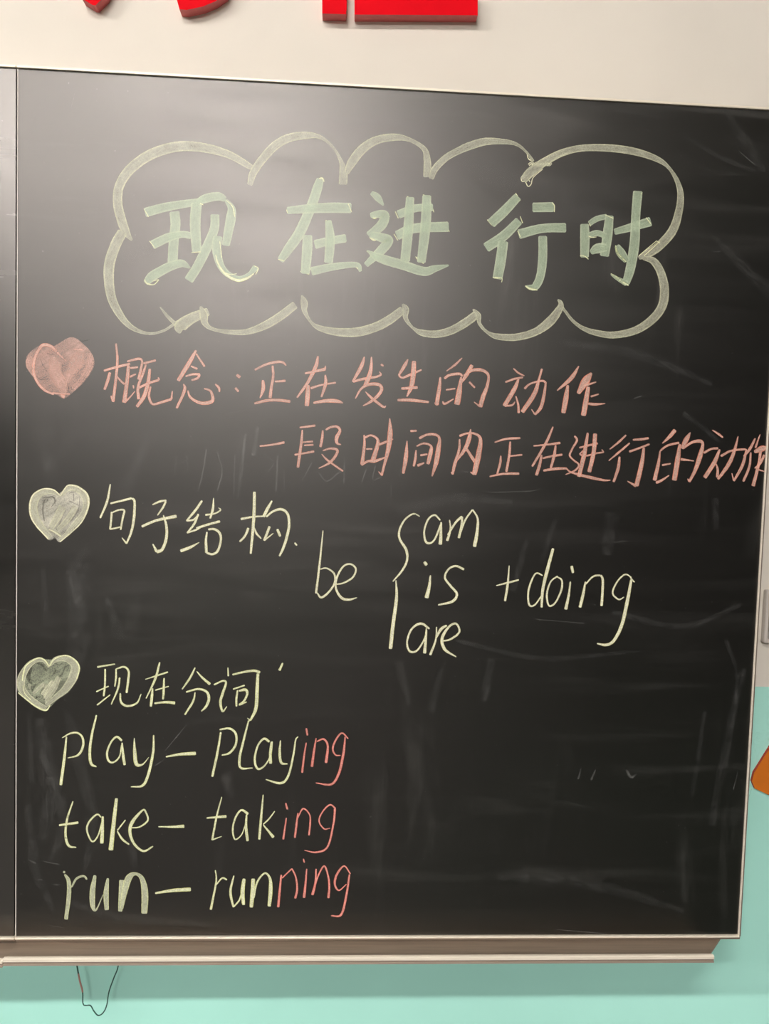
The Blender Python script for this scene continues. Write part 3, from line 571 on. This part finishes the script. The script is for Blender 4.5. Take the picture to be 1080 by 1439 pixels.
chalk('smears_and_glare_edge', 'c_smear_glare', [  # wiped smears; the wide diagonal band paints in the edge of the glare
 ('Z', "1020,158,10 1045,195,22 1075,240,26; 1000,330,8 1040,370,20 1080,410,22; 960,190,5 1010,220,10 1060,240,8; 700,160,8 820,150,14 930,165,6; 560,145,10 700,150,16 800,170,8;"
       "230,150,20 330,130,26 430,135,10; 60,420,30 130,380,40 220,350,20; 1044,940,16 1025,1020,14 1010,1100,16 1000,1160,12; 1020,900,8 1035,960,6 1020,1080,6; 990,1000,8 978,1080,10 972,1120,6; 860,720,26 852,780,20;"
       "1005,700,14 1005,745,12; 690,925,14 680,985,18; 620,940,10 605,1000,16; 560,930,20 575,990,10; 100,800,24 110,900,40 100,960,20; 60,800,10 66,880,14; 150,840,14 170,900,20; 60,1060,16 90,1150,20 70,1210,10; 320,1090,16 322,1120,20;"
       "210,600,16 190,650,20 160,700,10; 130,580,20 100,620,24 60,660,12; 340,600,14 330,680,16; 700,1230,20 820,1240,24 960,1280,12; 100,1270,14 180,1290,18 300,1300,8; 560,720,16 640,700,20 720,705,10; 740,760,10 720,830,12; 780,730,10 760,790,10;"
       "860,860,10 960,880,12 1040,850,8; 55,1010,20 70,1100,34 60,1180,20; 95,1000,16 110,1060,26 130,1150,20 120,1220,12; 40,1130,14 50,1220,20 75,1280,10; 180,1160,14 190,1220,16; 318,1085,22 322,1110,16; 70,560,24 64,620,30 80,680,20; 110,770,36 112,830,40 108,880,30; 230,590,14 200,640,20 175,700,14; 640,200,60 760,270,70 900,335,40; 640,900,8 760,925,10 900,915,6; 40,1000,10 44,1100,14; 780,480,14 900,500,20 1000,540,10; 960,580,12 1010,620,8")], 'faint eraser smears and a painted diagonal glare edge', kind='stuff')

#@WALL THINGS
# ------------------------------------------------------------------ things on the wall
TH = 0.018                                   # thickness of the letters
YF = WY - TH
def letter(name, strokes, label, cat='letter', group=None):
    b0 = at(*strokes[0][0], YF)
    t = thing(name, label, cat, (b0.x, WY, b0.z), group)
    for s in strokes:
        pts = []
        for u, v in s:
            q = at(u, v, YF); pts.append((q.x, q.z))
        finish('stroke', prism(BM(), pts, YF, WY, 1), [M['red_face'], M['red_side']], t)
    return t
letter('wall_character', [[(115, -2), (130, 7), (134, 7.5), (148, -6), (176, -60), (150, -66), (128, -30)],
                          [(249, 2), (252, 13), (262, 14), (285, 9), (302, 2), (318, -9), (326, -30), (330, -150), (302, -150), (300, -40), (288, -18), (265, -8), (247, -8)]],
       'red raised wall character over the board, only two stroke tips showing', 'wall lettering', 'red raised characters above the board')
letter('wall_character', [[(452.5, -190), (452.5, 19), (486, 20), (486, 16), (487, 13), (487, -190)],
                          [(498, -12), (498, 20.5), (671, 21.5), (671, -12)],
                          [(566, -13), (604, -13), (604, -190), (566, -190)]],
       'red raised wall character with a broad flat foot and upright bar', 'wall lettering', 'red raised characters above the board')

# orange foam shape at the right, red at its tip
t = thing('wall_decoration', 'orange foam shape with a red edge on the green wall right of the board', 'decoration', at(1090, 1085, WY))
YO = WY - 0.005
pts = [(1056, 1098), (1059, 1086), (1084, 1046), (1150, 1040), (1190, 1090), (1160, 1150), (1090, 1122), (1060, 1108)]
q = [at(u, v, YO) for u, v in pts]
finish('face', prism(BM(), [(p.x, p.z) for p in q], YO, WY, 1), [M['orange'], M['orange_side']], t)
# grey box at the right
a = at(1077.5, 829, WY - 0.012); b = at(1150, 906, WY - 0.012)
t = thing('wall_box', 'pale grey box on the cream wall beyond the right edge of the board', 'box', ((a.x + b.x) / 2, WY, b.z))
finish('casing', box(BM(), (a.x, WY - 0.012, b.z), (b.x, WY, a.z), 0.003), M['grey_trim'], t)
finish('cover', box(BM(), (a.x + 0.005, WY - 0.014, b.z + 0.008), (b.x - 0.005, WY - 0.0121, a.z - 0.008), 0.002), M['grey_box'], t)

# loose cable under the tray
YC = 0.07
cp = [(107, 1350), (109, 1362), (112, 1378), (116, 1394), (116.5, 1410), (120, 1413), (127, 1413), (132, 1421), (138, 1427), (145, 1423), (150, 1412), (153, 1394), (160, 1374), (165, 1362), (167, 1350)]
cc = catmull([(u, v, 0) for u, v in cp], 2)
pts = [at(u, v, YC if k < 1e9 else 0) for k, (u, v, _) in enumerate(cc)]
t = thing('cable', 'thin loose cable looping down below the chalk tray', 'cable', pts[0])
k = next(i for i, c in enumerate(cc) if c[1] > 1392)
k0 = next(i for i, c in enumerate(cc) if c[1] > 1366)
finish('faded_length', tube(BM(), pts[k0:k + 1], 0.0013), M['cable_red'], t)
finish('wire', tube(BM(), pts[k:], 0.0009), M['cable_green'], t)
finish('upper_length', tube(BM(), pts[:k0 + 1], 0.0011), M['cable_green'], t)
